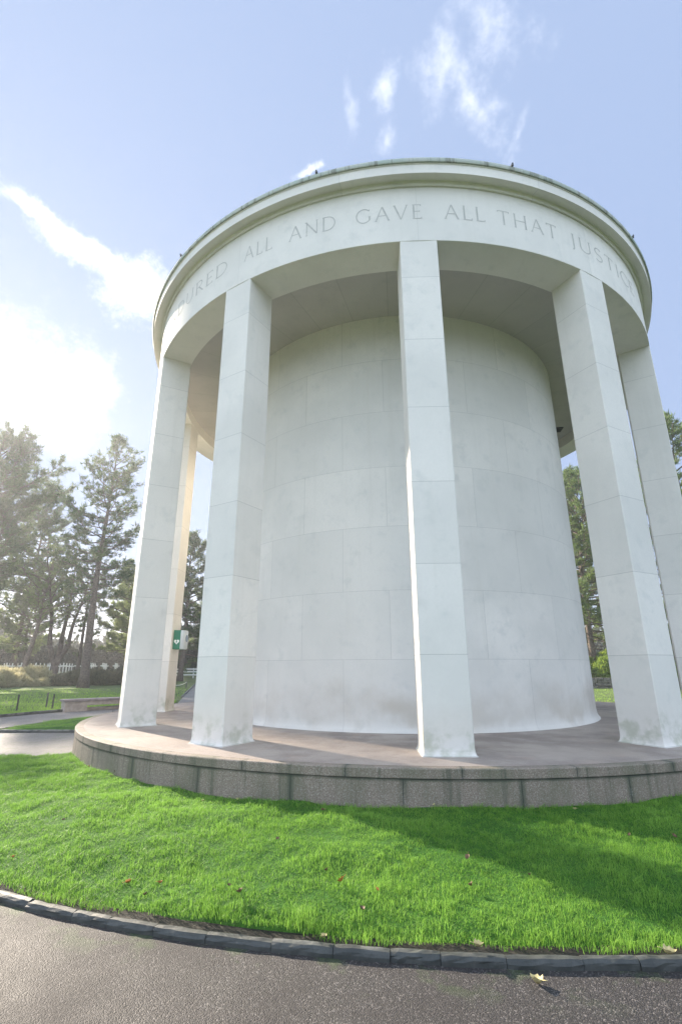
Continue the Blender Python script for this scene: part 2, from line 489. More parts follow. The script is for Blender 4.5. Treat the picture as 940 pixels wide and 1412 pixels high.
# ---- carved inscription
def arc(cx, cy, rx, ry, a, b, n=14):
    return [(cx + rx * math.cos(R_(a + (b - a) * i / n)), cy + ry * math.sin(R_(a + (b - a) * i / n))) for i in range(n + 1)]
TH, TN = .085, .05
def serif(x, y, w=.13): return ([(x - w / 2, y), (x + w / 2, y)], TN)
GL = {
 'E': (.50, [([(.08, 0), (.08, 1)], TH), ([(0, 1), (.47, 1)], TN), ([(.08, .52), (.40, .52)], TN), ([(0, 0), (.50, 0)], TN), ([(.47, 1.03), (.47, .90)], TN), ([(.50, -.03), (.50, .11)], TN), ([(.40, .58), (.40, .46)], TN)]),
 'N': (.80, [([(.08, 0), (.08, 1)], TN), ([(.04, 1), (.72, 0)], TH), ([(.72, 0), (.72, 1)], TN), serif(.08, 0), serif(.72, 1), serif(.03, 1)]),
 'D': (.78, [([(.08, 0), (.08, 1)], TH), ([(0, 1), (.30, 1)] + arc(.30, .5, .46, .5, 90, -90) + [(0, 0)], TN + .012)]),
 'U': (.74, [([(.08, 1), (.08, .30)] + arc(.37, .30, .29, .30, 180, 360) + [(.66, 1)], TN + .015), serif(.08, 1), serif(.66, 1)]),
 'R': (.66, [([(.08, 0), (.08, 1)], TH), ([(0, 1), (.28, 1)] + arc(.28, .76, .26, .24, 90, -90) + [(.08, .52)], TN + .01), ([(.28, .52), (.66, 0)], TH), serif(.08, 0)]),
 'A': (.80, [([(.04, 0), (.40, 1.02)], TN), ([(.40, 1.02), (.76, 0)], TH), ([(.17, .36), (.63, .36)], TN), serif(.04, 0), serif(.76, 0)]),
 'L': (.50, [([(.08, 0), (.08, 1)], TH), ([(0, 0), (.50, 0)], TN), ([(.50, -.03), (.50, .12)], TN), serif(.08, 1)]),
 'G': (.84, [(arc(.45, .5, .42, .5, 42, 322, 22), TN + .018), ([(.78, .42), (.78, .16)], TH), serif(.78, .42), ([(.765, .84), (.765, .95)], TN)]),
 'V': (.78, [([(.04, 1), (.39, -.02)], TH), ([(.39, -.02), (.74, 1)], TN), serif(.04, 1), serif(.74, 1)]),
 'T': (.68, [([(.34, 0), (.34, 1)], TH), ([(.02, 1), (.66, 1)], TN), ([(.02, 1.03), (.02, .90)], TN), ([(.66, 1.03), (.66, .90)], TN), serif(.34, 0)]),
 'H': (.80, [([(.08, 0), (.08, 1)], TH), ([(.72, 0), (.72, 1)], TH), ([(.08, .52), (.72, .52)], TN), serif(.08, 0), serif(.08, 1), serif(.72, 0), serif(.72, 1)]),
 'J': (.26, [([(.18, 1), (.18, -.02)] + arc(.07, -.04, .11, .16, 0, -80, 6), TH - .01), serif(.18, 1)]),
 'S': (.52, [(arc(.27, .75, .22, .25, 35, 270, 14) + arc(.26, .25, .24, .25, 90, -145, 14), TN + .02)]),
 'I': (.16, [([(.08, 0), (.08, 1)], TH), serif(.08, 0), serif(.08, 1)]),
 'C': (.74, [(arc(.45, .5, .42, .5, 45, 315, 22), TN + .018), ([(.755, .82), (.755, .94)], TN), ([(.755, .18), (.755, .06)], TN)]),
}
ins_v, ins_f = [], []
LH = .322; LZ = ZP + 9.018
def stroke(pl, wd, x0, xs):
    # resample in letter space, then lay the strip on the frieze 2.5 mm proud, two columns wide
    pts = []
    for (ax, ay), (bx, by) in zip(pl, pl[1:]):
        n = max(1, int(math.hypot(bx - ax, by - ay) / .12))
        for i in range(n): pts.append((ax + (bx - ax) * i / n, ay + (by - ay) * i / n))
    pts.append(pl[-1])
    n0 = len(ins_v)
    for i, (x, y) in enumerate(pts):
        a = pts[max(0, i - 1)]; c = pts[min(len(pts) - 1, i + 1)]
        dx, dy = c[0] - a[0], c[1] - a[1]; L = math.hypot(dx, dy) or 1
        nx, ny = -dy / L * wd / 2, dx / L * wd / 2
        for s_ in (-1, 1):
            X = x0 + (x + nx * s_) * xs
            ins_v.append(pol(RF + .0028, X, LZ + (y + ny * s_) * LH))
    for i in range(len(pts) - 1):
        ins_f.append([n0 + 2 * i, n0 + 2 * i + 2, n0 + 2 * i + 3, n0 + 2 * i + 1])
def word(txt, p0, p1, gap=.26):
    tot = sum(GL[c][0] for c in txt) + gap * (len(txt) - 1)
    xs = (p1 - p0) / tot; x = p0
    for c in txt:
        w, st = GL[c]
        for pl, wd in st: stroke(pl, wd, x, xs)
        x += (w + gap) * xs
for wd, a, b_ in (('ENDURED', -51.0, -28.1), ('ALL', -24.0, -18.5), ('AND', -15.3, -7.6), ('GAVE', -4.35, 5.5),
                  ('ALL', 9.0, 15.2), ('THAT', 17.4, 28.0), ('JUSTICE', 30.9, 51.0)):
    ins_v, ins_f = [], []
    word(wd, a, b_)
    mesh_obj('carved_word', ins_v, ins_f, M['letter'], fr)

# ================================================================ GROUND, PATHS, LAWN
def rise(x, y):
    r = np.hypot(x, y)
    return sstep(40, 64, r) * 1.0
def ground_z(x, y):
    r = np.hypot(x, y)
    base = np.where(r < 14.66, -.04, .045)
    return base + rise(x, y) + np.where(r > 15.5, vnoise(x, y, .22, 3) * .03, 0)
rs = [0, 7, 14.6, 14.655, 14.665, 15.5] + list(np.arange(16.5, 66, 1.25)) + [70, 78, 90, 110, 150, 220, 320, 420]
gv, gf = [], []
NA = 180
for r in rs:
    for i in range(NA):
        x, y, _ = pol(max(r, .01), 360 * i / NA)
        gv.append((x, y, float(ground_z(np.array(x), np.array(y)))))
for j in range(len(rs) - 1):
    for i in range(NA):
        i2 = (i + 1) % NA
        gf.append([j * NA + i, j * NA + i2, (j + 1) * NA + i2, (j + 1) * NA + i])
ground = tag(mesh_obj('ground', gv, gf, M['meadow'], None, True), kind='structure')
# the asphalt ring path and its branch on the left up to the plinth: one sheet
av, af = [], []
ars = [7.70, 8.6, 9.5, 10.4, 11.2, 12, 12.8, 13.6, 14.3, 14.66]
for r in ars:
    for i in range(240):
        x, y, _ = pol(r, 1.5 * i)
        av.append((x, y, float(vnoise(x, y, .35, 11)) * .006))
for j in range(len(ars) - 1):
    for i in range(240):
        i2 = (i + 1) % 240
        af.append([j * 240 + i, j * 240 + i2, (j + 1) * 240 + i2, (j + 1) * 240 + i])
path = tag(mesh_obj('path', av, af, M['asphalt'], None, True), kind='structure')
# path leading away to the north-west
L0, L1 = Vector((-9.6, 6.9)), Vector((-21.5, 38.0))
dirp = (L1 - L0).normalized(); nrm = Vector((dirp.y, -dirp.x))
pv, pf = [], []
for i in range(41):
    c = L0 + (L1 - L0) * (i / 40)
    for wv in (0, 1.3, 2.6, 3.9):
        p = c + nrm * wv
        rr = math.hypot(p.x, p.y)
        z = float(ground_z(np.array(p.x), np.array(p.y))) + .032 if rr > 14.7 else .006 + max(0, (rr - 13.2) / 1.5) * .06
        pv.append((p.x, p.y, z))
for i in range(40):
    for k in range(3):
        a = i * 4 + k; pf.append([a, a + 1, a + 5, a + 4])
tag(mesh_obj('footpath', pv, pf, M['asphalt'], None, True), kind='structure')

# inner lawn: a ring round the plinth, open on the left where the path reaches the plinth
PH_END = 274.3
def ph_start(r): return -52.8 - (r - 7.78) / 2.62 * 6.6
def r_out(ph): return 10.36 + .85 * sstep(170, 240, np.asarray(ph, dtype=float))
def lawn_z(x, y):
    r = np.hypot(x, y); ph = np.degrees(np.arctan2(x, -y)); ph = np.where(ph < -80, ph + 360, ph)
    t = (r - 7.78) / (r_out(ph) - 7.78)
    t = np.clip(t, 0, 1)
    return .150 - .095 * t + .022 * np.sin(np.pi * t) + vnoise(x, y, .9, 5) * .022 + vnoise(x, y, 2.3, 6) * .027 + vnoise(x, y, 5.2, 7) * .013
lv, lf = [], []
NR, NP = 26, 420
for i in range(NP + 1):
    for j in range(NR + 1):
        t = j / NR
        r = 7.77 + t * 2.6
        p0 = ph_start(r); ph = p0 + (PH_END - p0) * i / NP
        r = 7.77 + t * (float(r_out(ph)) - 7.77)
        x, y, _ = pol(r, ph)
        z = float(lawn_z(np.array(x), np.array(y)))
        if j == NR: z = -.02
        if i in (0, NP): z = -.02
        lv.append((x, y, z))
for i in range(NP):
    for j in range(NR):
        a = i * (NR + 1) + j
        lf.append([a, a + 1, a + NR + 2, a + NR + 1])
tag(mesh_obj('lawn', lv, lf, M['lawn'], None, True), kind='structure')
# bare soil gutter between grass and kerb
sv, sf = [], []
for i in range(NP + 1):
    p0 = ph_start(10.4); ph = p0 + (PH_END - p0) * i / NP
    ro = float(r_out(ph))
    for dr, z in ((-.06, .012), (.05, .016), (.12, .020)):
        sv.append(pol(ro + dr, ph, z + random.uniform(-.004, .004)))
for i in range(NP):
    for j in range(2):
        a = i * 3 + j; sf.append([a, a + 1, a + 4, a + 3])
tag(mesh_obj('soil', sv, sf, M['soil'], None, False), kind='structure')

# ---- kerbs: rough stone blocks laid end to end
def kerb_run(pts, inw, width, top, blk, name, mat, bottom=-.03, rough=.006):
    """pts: dense polyline (list of 2D), inw: unit normals towards the grass side."""
    mb = MB(); bm = bmesh.new()
    pts = np.array(pts); inw = np.array(inw)
    seg = np.r_[0, np.cumsum(np.hypot(*np.diff(pts, axis=0).T))]
    s = 0.0
    rd = random.Random(5)
    def at(q):
        return (np.array([np.interp(q, seg, pts[:, 0]), np.interp(q, seg, pts[:, 1])]),
                np.array([np.interp(q, seg, inw[:, 0]), np.interp(q, seg, inw[:, 1])]))
    while s < seg[-1] - .1:
        L = blk * rd.uniform(.8, 1.25); e = min(s + L, seg[-1])
        n = 6; rows = []
        dz = rd.uniform(-.005, .004); off = rd.uniform(-.006, .006)
        for i in range(n + 1):
            q = s + .0018 + (e - s - .0036) * i / n
            p, nn = at(q)
            endf = .003 if i in (0, n) else 0
            j = lambda a=1.0: rd.uniform(-rough, rough) * a
            prof = [(off, bottom), (off + j() + endf, top * .45), (off + .004 + j() + endf, top - .014 + dz - endf), (off + .016 + j(.6) + endf, top + dz + j(.5) - endf),
                    (off + width * .6, top + .002 + dz + j(.7) - endf), (off + width - .006, top - .004 + dz + j(.5) - endf), (off + width, bottom)]
            rows.append([bm.verts.new((p[0] + nn[0] * a, p[1] + nn[1] * a, z)) for a, z in prof])
        for a, b in zip(rows, rows[1:]):
            for k in range(len(a) - 1): bm.faces.new((a[k], a[k + 1], b[k + 1], b[k]))
        bm.faces.new(rows[0]); bm.faces.new(rows[-1][::-1])
        s = e
    bmesh.ops.recalc_face_normals(bm, faces=bm.faces)
    mb.add_bm(bm)
    o = mb.build(name, mat)
    return tag(o, kind='structure')
ph = np.linspace(float(ph_start(10.45)) - .5, PH_END + .3, 900)
ro = r_out(ph) + .185
kp = np.stack([ro * np.sin(np.radians(ph)), -ro * np.cos(np.radians(ph))], 1)
kn = np.stack([-np.sin(np.radians(ph)), np.cos(np.radians(ph))], 1)
kerb_run(kp, kn, .075, .050, .37, 'kerb', M['kerb'])
# straight kerb along the left end of the inner lawn, beside the branch path
q = np.linspace(11.3, 7.85, 60)
e0 = np.array(pol(1, PH_END)[:2])
kp2 = q[:, None] * e0[None, :] + np.array([0, -.07])
kerb_run(kp2, np.tile([0, 1.0], (60, 1)), .09, .075, .55, 'kerb', M['kerb'])
# kerb round the outside of the ring path, open where the footpath leaves
a_open0 = math.degrees(math.atan2(-11.95, -8.6)) % 360; a_open1 = math.degrees(math.atan2(-8.35, -12.2)) % 360
a_lo, a_hi = sorted((a_open0, a_open1))
for s0, s1 in ((a_hi + .5, a_lo + 359.5),):
    ph = np.linspace(s0, s1, 900)
    kp3 = np.stack([14.58 * np.sin(np.radians(ph)), -14.58 * np.cos(np.radians(ph))], 1)
    kerb_run(kp3, np.stack([np.sin(np.radians(ph)), -np.cos(np.radians(ph))], 1), .12, .10, .8, 'kerb', M['kerb'])
kl = [(L0 + dirp * s_ - nrm * .0) for s_ in np.linspace(7.5, 33, 80)]
o = kerb_run([(p.x, p.y) for p in kl], [(-nrm.x, -nrm.y)] * 80, .12, .16, .9, 'kerb', M['kerb'], bottom=0.0)

# ---- grass blades
def blades(n, sampler, hfun, hmin, hmax, wid, seed, mat, name, bend=.5, grow=None):
    g = np.random.default_rng(seed)
    x, y = sampler(g, n)
    n = len(x)
    clump = vnoise(x, y, 3.1, 21) * .55 + vnoise(x, y, 8.5, 22) * .45
    h = (hmin + (hmax - hmin) * g.random(n) ** 1.3) * (1 + .62 * clump)
    fine = vnoise(x, y, 17, 26)
    h *= 1 + .5 * fine
    if grow is not None: h *= grow(x, y)
    z = hfun(x, y) - .006
    az = g.random(n) * 2 * np.pi + vnoise(x, y, 1.3, 23) * 2.0
    lean = bend * g.random(n) * (1 - .35 * clump)
    dx, dy = np.cos(az), np.sin(az)
    p = np.stack([x, y, z], 1)
    d1 = np.stack([dx * lean * .35, dy * lean * .35, np.ones(n)], 1) * (h * .55)[:, None]
    d2 = np.stack([dx * lean * 1.5, dy * lean * 1.5, np.ones(n) * .8], 1) * (h * .50)[:, None]
    sa = az + np.pi / 2 + g.normal(0, .6, n)
    w = wid * (.7 + .6 * g.random(n))
    s1 = np.stack([np.cos(sa) * w / 2, np.sin(sa) * w / 2, np.zeros(n)], 1)
    a, b = p - s1, p + s1
    c, d = p + d1 + s1 * .8, p + d1 - s1 * .8
    t = p + d1 + d2
    tris = np.concatenate([np.stack([a, b, c], 1), np.stack([a, c, d], 1), np.stack([d, c, t], 1)])
    patch = vnoise(x, y, .75, 24) * .5 + vnoise(x, y, 2.2, 25) * .3
    tint = np.clip(.46 + .55 * patch + .30 * clump + .30 * fine + g.normal(0, .28, n), 0, 1)
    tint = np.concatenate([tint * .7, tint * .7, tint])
    return tag(tri_obj(name, tris, mat, None, tint), 'short bright green grass growing on the ' + ('ring lawn round the plinth' if 'x' not in name else 'lawn'), 'grass', kind='stuff')

def samp_ring(dens):
    def f(g, n):
        ph = np.concatenate([g.uniform(-60, 40, int(n * .86)), g.uniform(40, 235, int(n * .05)), g.uniform(235, PH_END - .6, n - int(n * .86) - int(n * .05))])
        u = g.random(n)
        ro = r_out(ph) + .055 + vnoise(np.radians(ph) * 10, ph * 0, 2.5, 41) * .035 + g.normal(0, .012, n)
        r = np.sqrt(7.80 ** 2 + u * (ro ** 2 - 7.80 ** 2))
        ok = ph > ph_start(r) + vnoise(r, r * 0, 3, 42) * .5
        ph, r = ph[ok], r[ok]
        return r * np.sin(np.radians(ph)), -r * np.cos(np.radians(ph))
    return f
def edge_grow(x, y):
    r = np.hypot(x, y)
    return 1 + .35 * sstep(10.0, 10.35, r) + .25 * sstep(7.95, 7.8, r)
blades(420000, samp_ring(1), lawn_z, .014, .047, .0037, 1, M['grass'], 'grass', 1.5, edge_grow)
def samp_far(g, n):
    k = int(n * .75)
    # lawn across the path on the left, and the strip seen between the columns
    d = 14.85 + 24 * g.random(k) ** 1.5
    ph = g.uniform(225, 290, k)
    x, y = d * np.sin(np.radians(ph)), -d * np.cos(np.radians(ph))
    d2 = 14.85 + 20 * g.random(n - k); ph2 = g.uniform(130, 225, n - k)
    x = np.r_[x, d2 * np.sin(np.radians(ph2))]; y = np.r_[y, -d2 * np.cos(np.radians(ph2))]
    s = (x - L0.x) * nrm.x + (y - L0.y) * nrm.y
    ok = ~((s > -.15) & (s < 4.0) & (y > 6))
    return x[ok], y[ok]
fg = blades(110000, samp_far, ground_z, .035, .085, .016, 2, M['grass_far'], 'grass', .6)
fg['label'] = 'sunlit short grass on the wide lawn beyond the ring path'

# ================================================================ TREES
def leaf_tris(p, d, k, L, w, spread, g):
    """k blades at every tuft centre p (n,3) with main direction d (n,3)."""
    n = len(p)
    P = np.repeat(p, k, 0); Dm = np.repeat(d, k, 0)
    bd = Dm * (1 - spread * .4) + g.normal(0, 1, (n * k, 3)) * spread
    bd /= np.linalg.norm(bd, axis=1, keepdims=True) + 1e-9
    sd = np.cross(bd, g.normal(0, 1, (n * k, 3)))
    sd /= np.linalg.norm(sd, axis=1, keepdims=True) + 1e-9
    ln = (L * (.6 + .7 * g.random(n * k)))[:, None]; ww = (w * (.7 + .6 * g.random(n * k)))[:, None] / 2
    P = P + g.normal(0, L * .22, (n * k, 3))
    return np.stack([P - sd * ww, P + sd * ww, P + bd * ln], 1)

def make_tree(name, label, base, h, crown0, rad, seed, mat, lean=(0, 0), r0=.28, nb=54, tuft=9, L=.34, w=.075, form='pine',
              bare=8, forks=None, spread=.62, density=1.0, bark='bark', group='pine trees around the lawn', up=.25, cat='tree'):
    g = np.random.default_rng(seed); rd = random.Random(seed)
    root = tag(empty(name, base), label, cat, group)
    mb = MB()
    stems = []
    def stem(p0, p1, ra, rb, wob=.35, n=12):
        pts, rad_ = [], []
        ph1, ph2 = rd.uniform(0, 6), rd.uniform(0, 6)
        for i in range(n + 1):
            t = i / n
            q = p0.lerp(p1, t) + Vector((math.sin(t * 4 + ph1), math.cos(t * 3.3 + ph2), 0)) * wob * math.sin(math.pi * min(1, t * 1.0)) * .6
            pts.append(q); rad_.append(ra + (rb - ra) * t ** .8)
        if p0.z < .1: rad_[0] *= 1.35
        mb.tube(pts, rad_, 9)
        return pts
    top = Vector((lean[0], lean[1], h))
    if forks:
        fz = forks[0]
        f0 = Vector((lean[0] * .1, lean[1] * .1, fz))
        stem(Vector((0, 0, -.2)), f0, r0, r0 * .85, .1, 5)
        for (fx, fy, fh) in forks[1]:
            mid = f0 + Vector((fx * .45, fy * .45, (fh - fz) * .22))
            a = stem(f0, mid, r0 * .7, r0 * .58, .12, 5)
            b = stem(mid, Vector((fx, fy, fh)), r0 * .58, .04, .3, 12)
            stems.append(a + b[1:])
    else:
        stems.append(stem(Vector((0, 0, -.2)), top, r0, .035, .4, 16))
    cen, dirs = [], []
    def along(pts, t):
        f = t * (len(pts) - 1); i = min(int(f), len(pts) - 2)
        return pts[i].lerp(pts[i + 1], f - i)
    for pts in stems:
        H0 = pts[0].z; H1 = pts[-1].z
        m = max(10, nb // len(stems))
        for b in range(m + bare):
            isb = b >= m
            if isb: zz = crown0 * rd.uniform(.45, 1.05)
            else: zz = crown0 + (H1 - crown0) * ((b + rd.random()) / m) ** .92
            t = min(.995, max(.02, (zz - H0) / (H1 - H0)))
            p = along(pts, t)
            c = (zz - crown0) / max(.1, H1 - crown0)
            if form == 'pine': prof = (.62 + .75 * c) * (1 - max(0, c) ** 2.2) + .10 if c > 0 else .5
            else: prof = math.sqrt(max(0, 1 - (2 * c - .9) ** 2 * .8)) + .1 if c > -.05 else .5
            ln = rad * max(.12, prof) * rd.uniform(.6, 1.18) * (.55 if isb else 1)
            az = b * 2.399 + rd.uniform(-.6, .6)
            el = (-.12 + 1.05 * max(0, c) ** 1.4 + rd.uniform(-.16, .22)) if form == 'pine' else (.15 + .7 * max(0, c) + rd.uniform(-.25, .3))
            hd = Vector((math.cos(az), math.sin(az), 0))
            bp = [p]
            ns = 6
            for i in range(1, ns + 1):
                e = el + up * (i / ns) ** 2 * 1.6 - .10 * math.sin(i)
                st = hd * math.cos(e) + Vector((0, 0, math.sin(e)))
                st += Vector((rd.uniform(-.18, .18), rd.uniform(-.18, .18), rd.uniform(-.14, .14)))
                bp.append(bp[-1] + st * (ln / ns))
            br = max(.018, min(.10, .016 * ln + .012)) * (.8 if isb else 1)
            mb.tube(bp, [br * (1 - .75 * i / ns) for i in range(ns + 1)], 5, cap=False)
            subs = int(max(2, ln * 2.3))
            for s_ in range(subs):
                t2 = .28 + .72 * (s_ + rd.random()) / subs
                q = along(bp, min(.99, t2))
                sl = ln * rd.uniform(.16, .34) * (1.25 - t2 * .6)
                sz = az + rd.choice((-1, 1)) * rd.uniform(.5, 1.15)
                sd = Vector((math.cos(sz), math.sin(sz), rd.uniform(-.1, .55))).normalized()
                e2 = q + sd * sl
                mid = q.lerp(e2, .5) + Vector((0, 0, -.05 * sl))
                mb.tube([q, mid, e2], [br * .42, br * .3, br * .14], 4, cap=False)
                if isb and rd.random() < .8: continue
                nt = max(2, int(sl * 4.2 * density))
                for k in range(nt):
                    tt = .30 + .72 * (k + rd.random()) / nt
                    c_ = q.lerp(e2, tt)
                    cen.append((c_.x + rd.gauss(0, .10), c_.y + rd.gauss(0, .10), c_.z + rd.gauss(.05, .09)))
                    dirs.append((sd.x * .55, sd.y * .55, sd.z * .5 + .65))
            if not isb:
                for k in range(3):
                    cen.append(tuple(bp[-1] + Vector((rd.gauss(0, .12), rd.gauss(0, .12), rd.gauss(.06, .1))))); dirs.append((hd.x * .4, hd.y * .4, .85))
        for k in range(10):
            cen.append(tuple(pts[-1] + Vector((rd.gauss(0, .22), rd.gauss(0, .22), rd.uniform(-.9, .25))))); dirs.append((0, 0, 1.0))
    cen = np.array(cen); dirs = np.array(dirs); dirs /= np.linalg.norm(dirs, axis=1, keepdims=True)
    tris = leaf_tris(cen, dirs, tuft, L, w, spread, g)
    tt = np.repeat(np.clip(g.normal(.42, .24, len(cen)), 0, 1), tuft) + g.normal(0, .08, len(tris))
    mb.build('trunk', M[bark], root, True)
    tri_obj('crown', tris, M[mat], root, np.clip(tt, 0, 1))
    return root
def copy_tree(src, name, label, loc, rz, sc, group):
    r = src.copy(); r.name = name; link(r); r.location = loc; r.rotation_euler = (0, 0, rz); r.scale = (sc, sc, sc)
    r['label'] = label; r['group'] = group
    for ch in src.children:
        c = ch.copy(); link(c, r)
    return r
gz = lambda x, y: float(ground_z(np.array(float(x)), np.array(float(y))))
def B(x, y): return (x, y, gz(x, y))
GP = 'pine trees beyond the left lawn'
make_tree('pine_tree', 'tall straight pine rising alone beside the left-hand column', B(-27.5, 27.7), 23.6, 7.6, 4.5, 11, 'pine', (0.1, 0), .42, 84, 10, bare=16, density=1.25, group=GP)
make_tree('pine_tree', 'big leaning pine with the broadest crown, cut off by the left edge', B(-50.0, 32.0), 26.8, 9.0, 9.5, 12, 'pine', (4.6, 1.4), .50, 92, 9, L=.44, w=.085, bare=8, density=1.0, group=GP)
make_tree('pine_tree', 'dark slender pine between the tall straight pine and the broad leaning one', B(-42.0, 31.0), 17.8, 8.5, 4.0, 13, 'pine', (.4, .4), .32, 60, 9, bare=10, density=1.1, group=GP)
make_tree('broadleaf_tree', 'low spreading tree with fine bare branches and sparse yellowish leaves', B(-36.4, 31.1), 12.2, 4.6, 4.2, 14, 'broadleaf', (1.2, .4), .30, 30, 6, L=.24, w=.12, form='round', bare=6, bark='bark_light', group='trees beyond the left lawn')
make_tree('broadleaf_tree', 'forked tree whose thick trunk splits low into three upright stems', B(-35.4, 34.4), 13.6, 6.0, 3.2, 15, 'broadleaf', (.3, .2), .42, 42, 6, L=.24, w=.12, form='round', bare=3,
          forks=(1.5, [(-1.4, -.9, 10.8), (.5, .3, 11.8), (1.7, 1.1, 10.2)]), group='trees beyond the left lawn')
make_tree('pine_tree', 'rounded mid-height pine filling the gap between the broad pine and the tall straight one', B(-51.5, 48.3), 26.5, 9.0, 6.8, 27, 'pine', (.6, .3), .40, 78, 9, L=.46, w=.09, bare=6, density=.85, group=GP)
make_tree('pine_tree', 'thin dark pine standing just left of the tall straight pine', B(-36.6, 40.0), 15.5, 4.6, 3.2, 16, 'pine', (.6, .2), .24, 44, 9, bare=8, group=GP)
bg = make_tree('pine_tree', 'pale hazy pine low behind the left-hand column', B(-32.0, 43.3), 14.0, 2.6, 5.2, 17, 'broadleaf', (.4, .2), .28, 66, 10, L=.42, w=.12, bare=4, density=1.0, group='hazy trees behind the graves')
make_tree('pine_tree', 'dark pine seen in the gap between the defibrillator column and its neighbour', B(-24.6, 40.7), 16.6, 2.0, 4.8, 18, 'pine', (.1, 0), .34, 70, 11, L=.42, w=.10, bare=4, density=1.9, group='pine trees beyond the footpath')
make_tree('pine_tree', 'sunlit yellow-green pine seen between the drum and the right-hand column', B(17.0, 32.9), 19.4, 3.2, 5.4, 19, 'pine_light', (.2, 0), .34, 74, 11, bare=6, density=2.0, group='pine trees on the right')
make_tree('pine_tree', 'tall pine rising at the far right edge behind the outermost column', B(22.8, 25.6), 21.3, 4.0, 4.9, 20, 'pine_light', (-.2, 0), .36, 66, 11, bare=6, density=1.9, group='pine trees on the right')
make_tree('pine_tree', 'pine glimpsed through the narrow slit between the two right-hand columns', B(22.9, 33.2), 22.0, 1.2, 4.2, 21, 'pine_light', (0, 0), .32, 80, 10, bare=6, density=1.8, group='pine trees on the right')
make_tree('pine_tree', 'darker pine standing behind the sunlit yellow-green one', B(20.0, 42.0), 23.0, 1.5, 6.5, 28, 'pine', (0, 0), .36, 80, 11, L=.44, w=.10, bare=4, density=1.7, group='pine trees on the right')
GB = 'hazy trees behind the graves'
for i, (x, y, s) in enumerate([(-58, 38, .95), (-49, 47, .9), (-63, 50, 1.0), (-38, 55, 1.0), (-26, 56, 1.0)]):
    copy_tree(bg, 'pine_tree', 'pale hazy pine in the far row behind the white crosses', B(x, y), i * 1.3, s, GB)

# ---- shrubs, hedge
def shrub_mesh(seed, a, b, h, n, L, w, k, mat, name):
    g = np.random.default_rng(seed)
    u = g.normal(0, 1, (n, 3)); u[:, 2] = np.abs(u[:, 2]); u /= np.linalg.norm(u, axis=1, keepdims=True)
    rr = (.45 + .55 * g.random(n) ** .5) * (1 + .22 * vnoise(u[:, 0] * 2 + u[:, 2], u[:, 1] * 2, 1.3, seed))
    p = u * rr[:, None] * np.array([a, b, h])
    d = u * .6 + np.array([0, 0, .6]); d /= np.linalg.norm(d, axis=1, keepdims=True)
    tris = leaf_tris(p, d, k, L, w, .45, g)
    tint = np.repeat(np.clip(g.normal(.45, .25, n), 0, 1), k)
    return tris, tint
def add_shrub(name, label, loc, tris, tint, mat, group, rz=0.0, sc=1.0, src=None, cat='shrub'):
    root = tag(empty(name, loc, rz), label, cat, group); root.scale = (sc, sc, sc)
    if src is None:
        mb = MB(); rd = random.Random(len(tris))
        for _ in range(7):
            a = rd.uniform(0, 6.28); e = Vector((math.cos(a) * rd.uniform(.2, .5), math.sin(a) * rd.uniform(.2, .5), rd.uniform(.4, .7)))
            mb.tube([(0, 0, -.1), e * .5, e], [.03, .02, .01], 5)
        mb.build('stem', M['bark'], root, True)
        tri_obj('foliage', tris, mat, root, tint)
    else:
        for ch in src.children: link(ch.copy(), root)
    return root
GS = 'heather shrubs below the pines'
t1 = shrub_mesh(31, 1.7, 1.5, 1.25, 900, .30, .055, 7, None, ''); t2 = shrub_mesh(32, 1.5, 1.7, 1.0, 800, .26, .055, 7, None, '')
h1 = add_shrub('heather_shrub', 'straw-coloured heather shrub in the sunlit left half of the shrub row', B(-36.5, 27.6), *t1, M['heather'], GS)
h2 = add_shrub('heather_shrub', 'dark heather shrub in the shaded right half of the shrub row under the tall pine', B(-29.6, 33.0), *t2, M['heather_shaded'], GS)
rd = random.Random(9)
for i in range(20):
    t = i / 19
    for j in range(2):
        x = -41.5 + 17.0 * t + rd.uniform(-.5, .5) - j * 1.3; y = 21.5 + 15.5 * t + rd.uniform(-.5, .5) + j * 1.9
        left = t < .52 + rd.uniform(-.05, .05)
        add_shrub('heather_shrub', h1['label'] if left else h2['label'], B(x, y), t1[0], None, None, GS, rd.uniform(0, 6.28), rd.choice((.5, .65, .8, 1.0, 1.25)) * rd.uniform(.9, 1.1), h1 if left else h2)
t3 = shrub_mesh(33, 1.6, 1.5, 2.3, 1300, .22, .10, 7, None, '')
s1 = add_shrub('leafy_shrub', 'bright green leafy shrub behind the low stone wall on the right', B(16.9, 29.9), *t3, M['shrub'], 'leafy shrubs behind the stone wall')
for i, (x, y, s) in enumerate([(14.4, 30.6, .95), (19.2, 29.0, 1.05), (21.6, 27.8, .9), (12.0, 31.4, 1.0), (17.9, 31.6, 1.25), (15.4, 32.2, 1.2)]):
    add_shrub('leafy_shrub', s1['label'], B(x, y), None, None, None, 'leafy shrubs behind the stone wall', i * 1.1, s, s1)

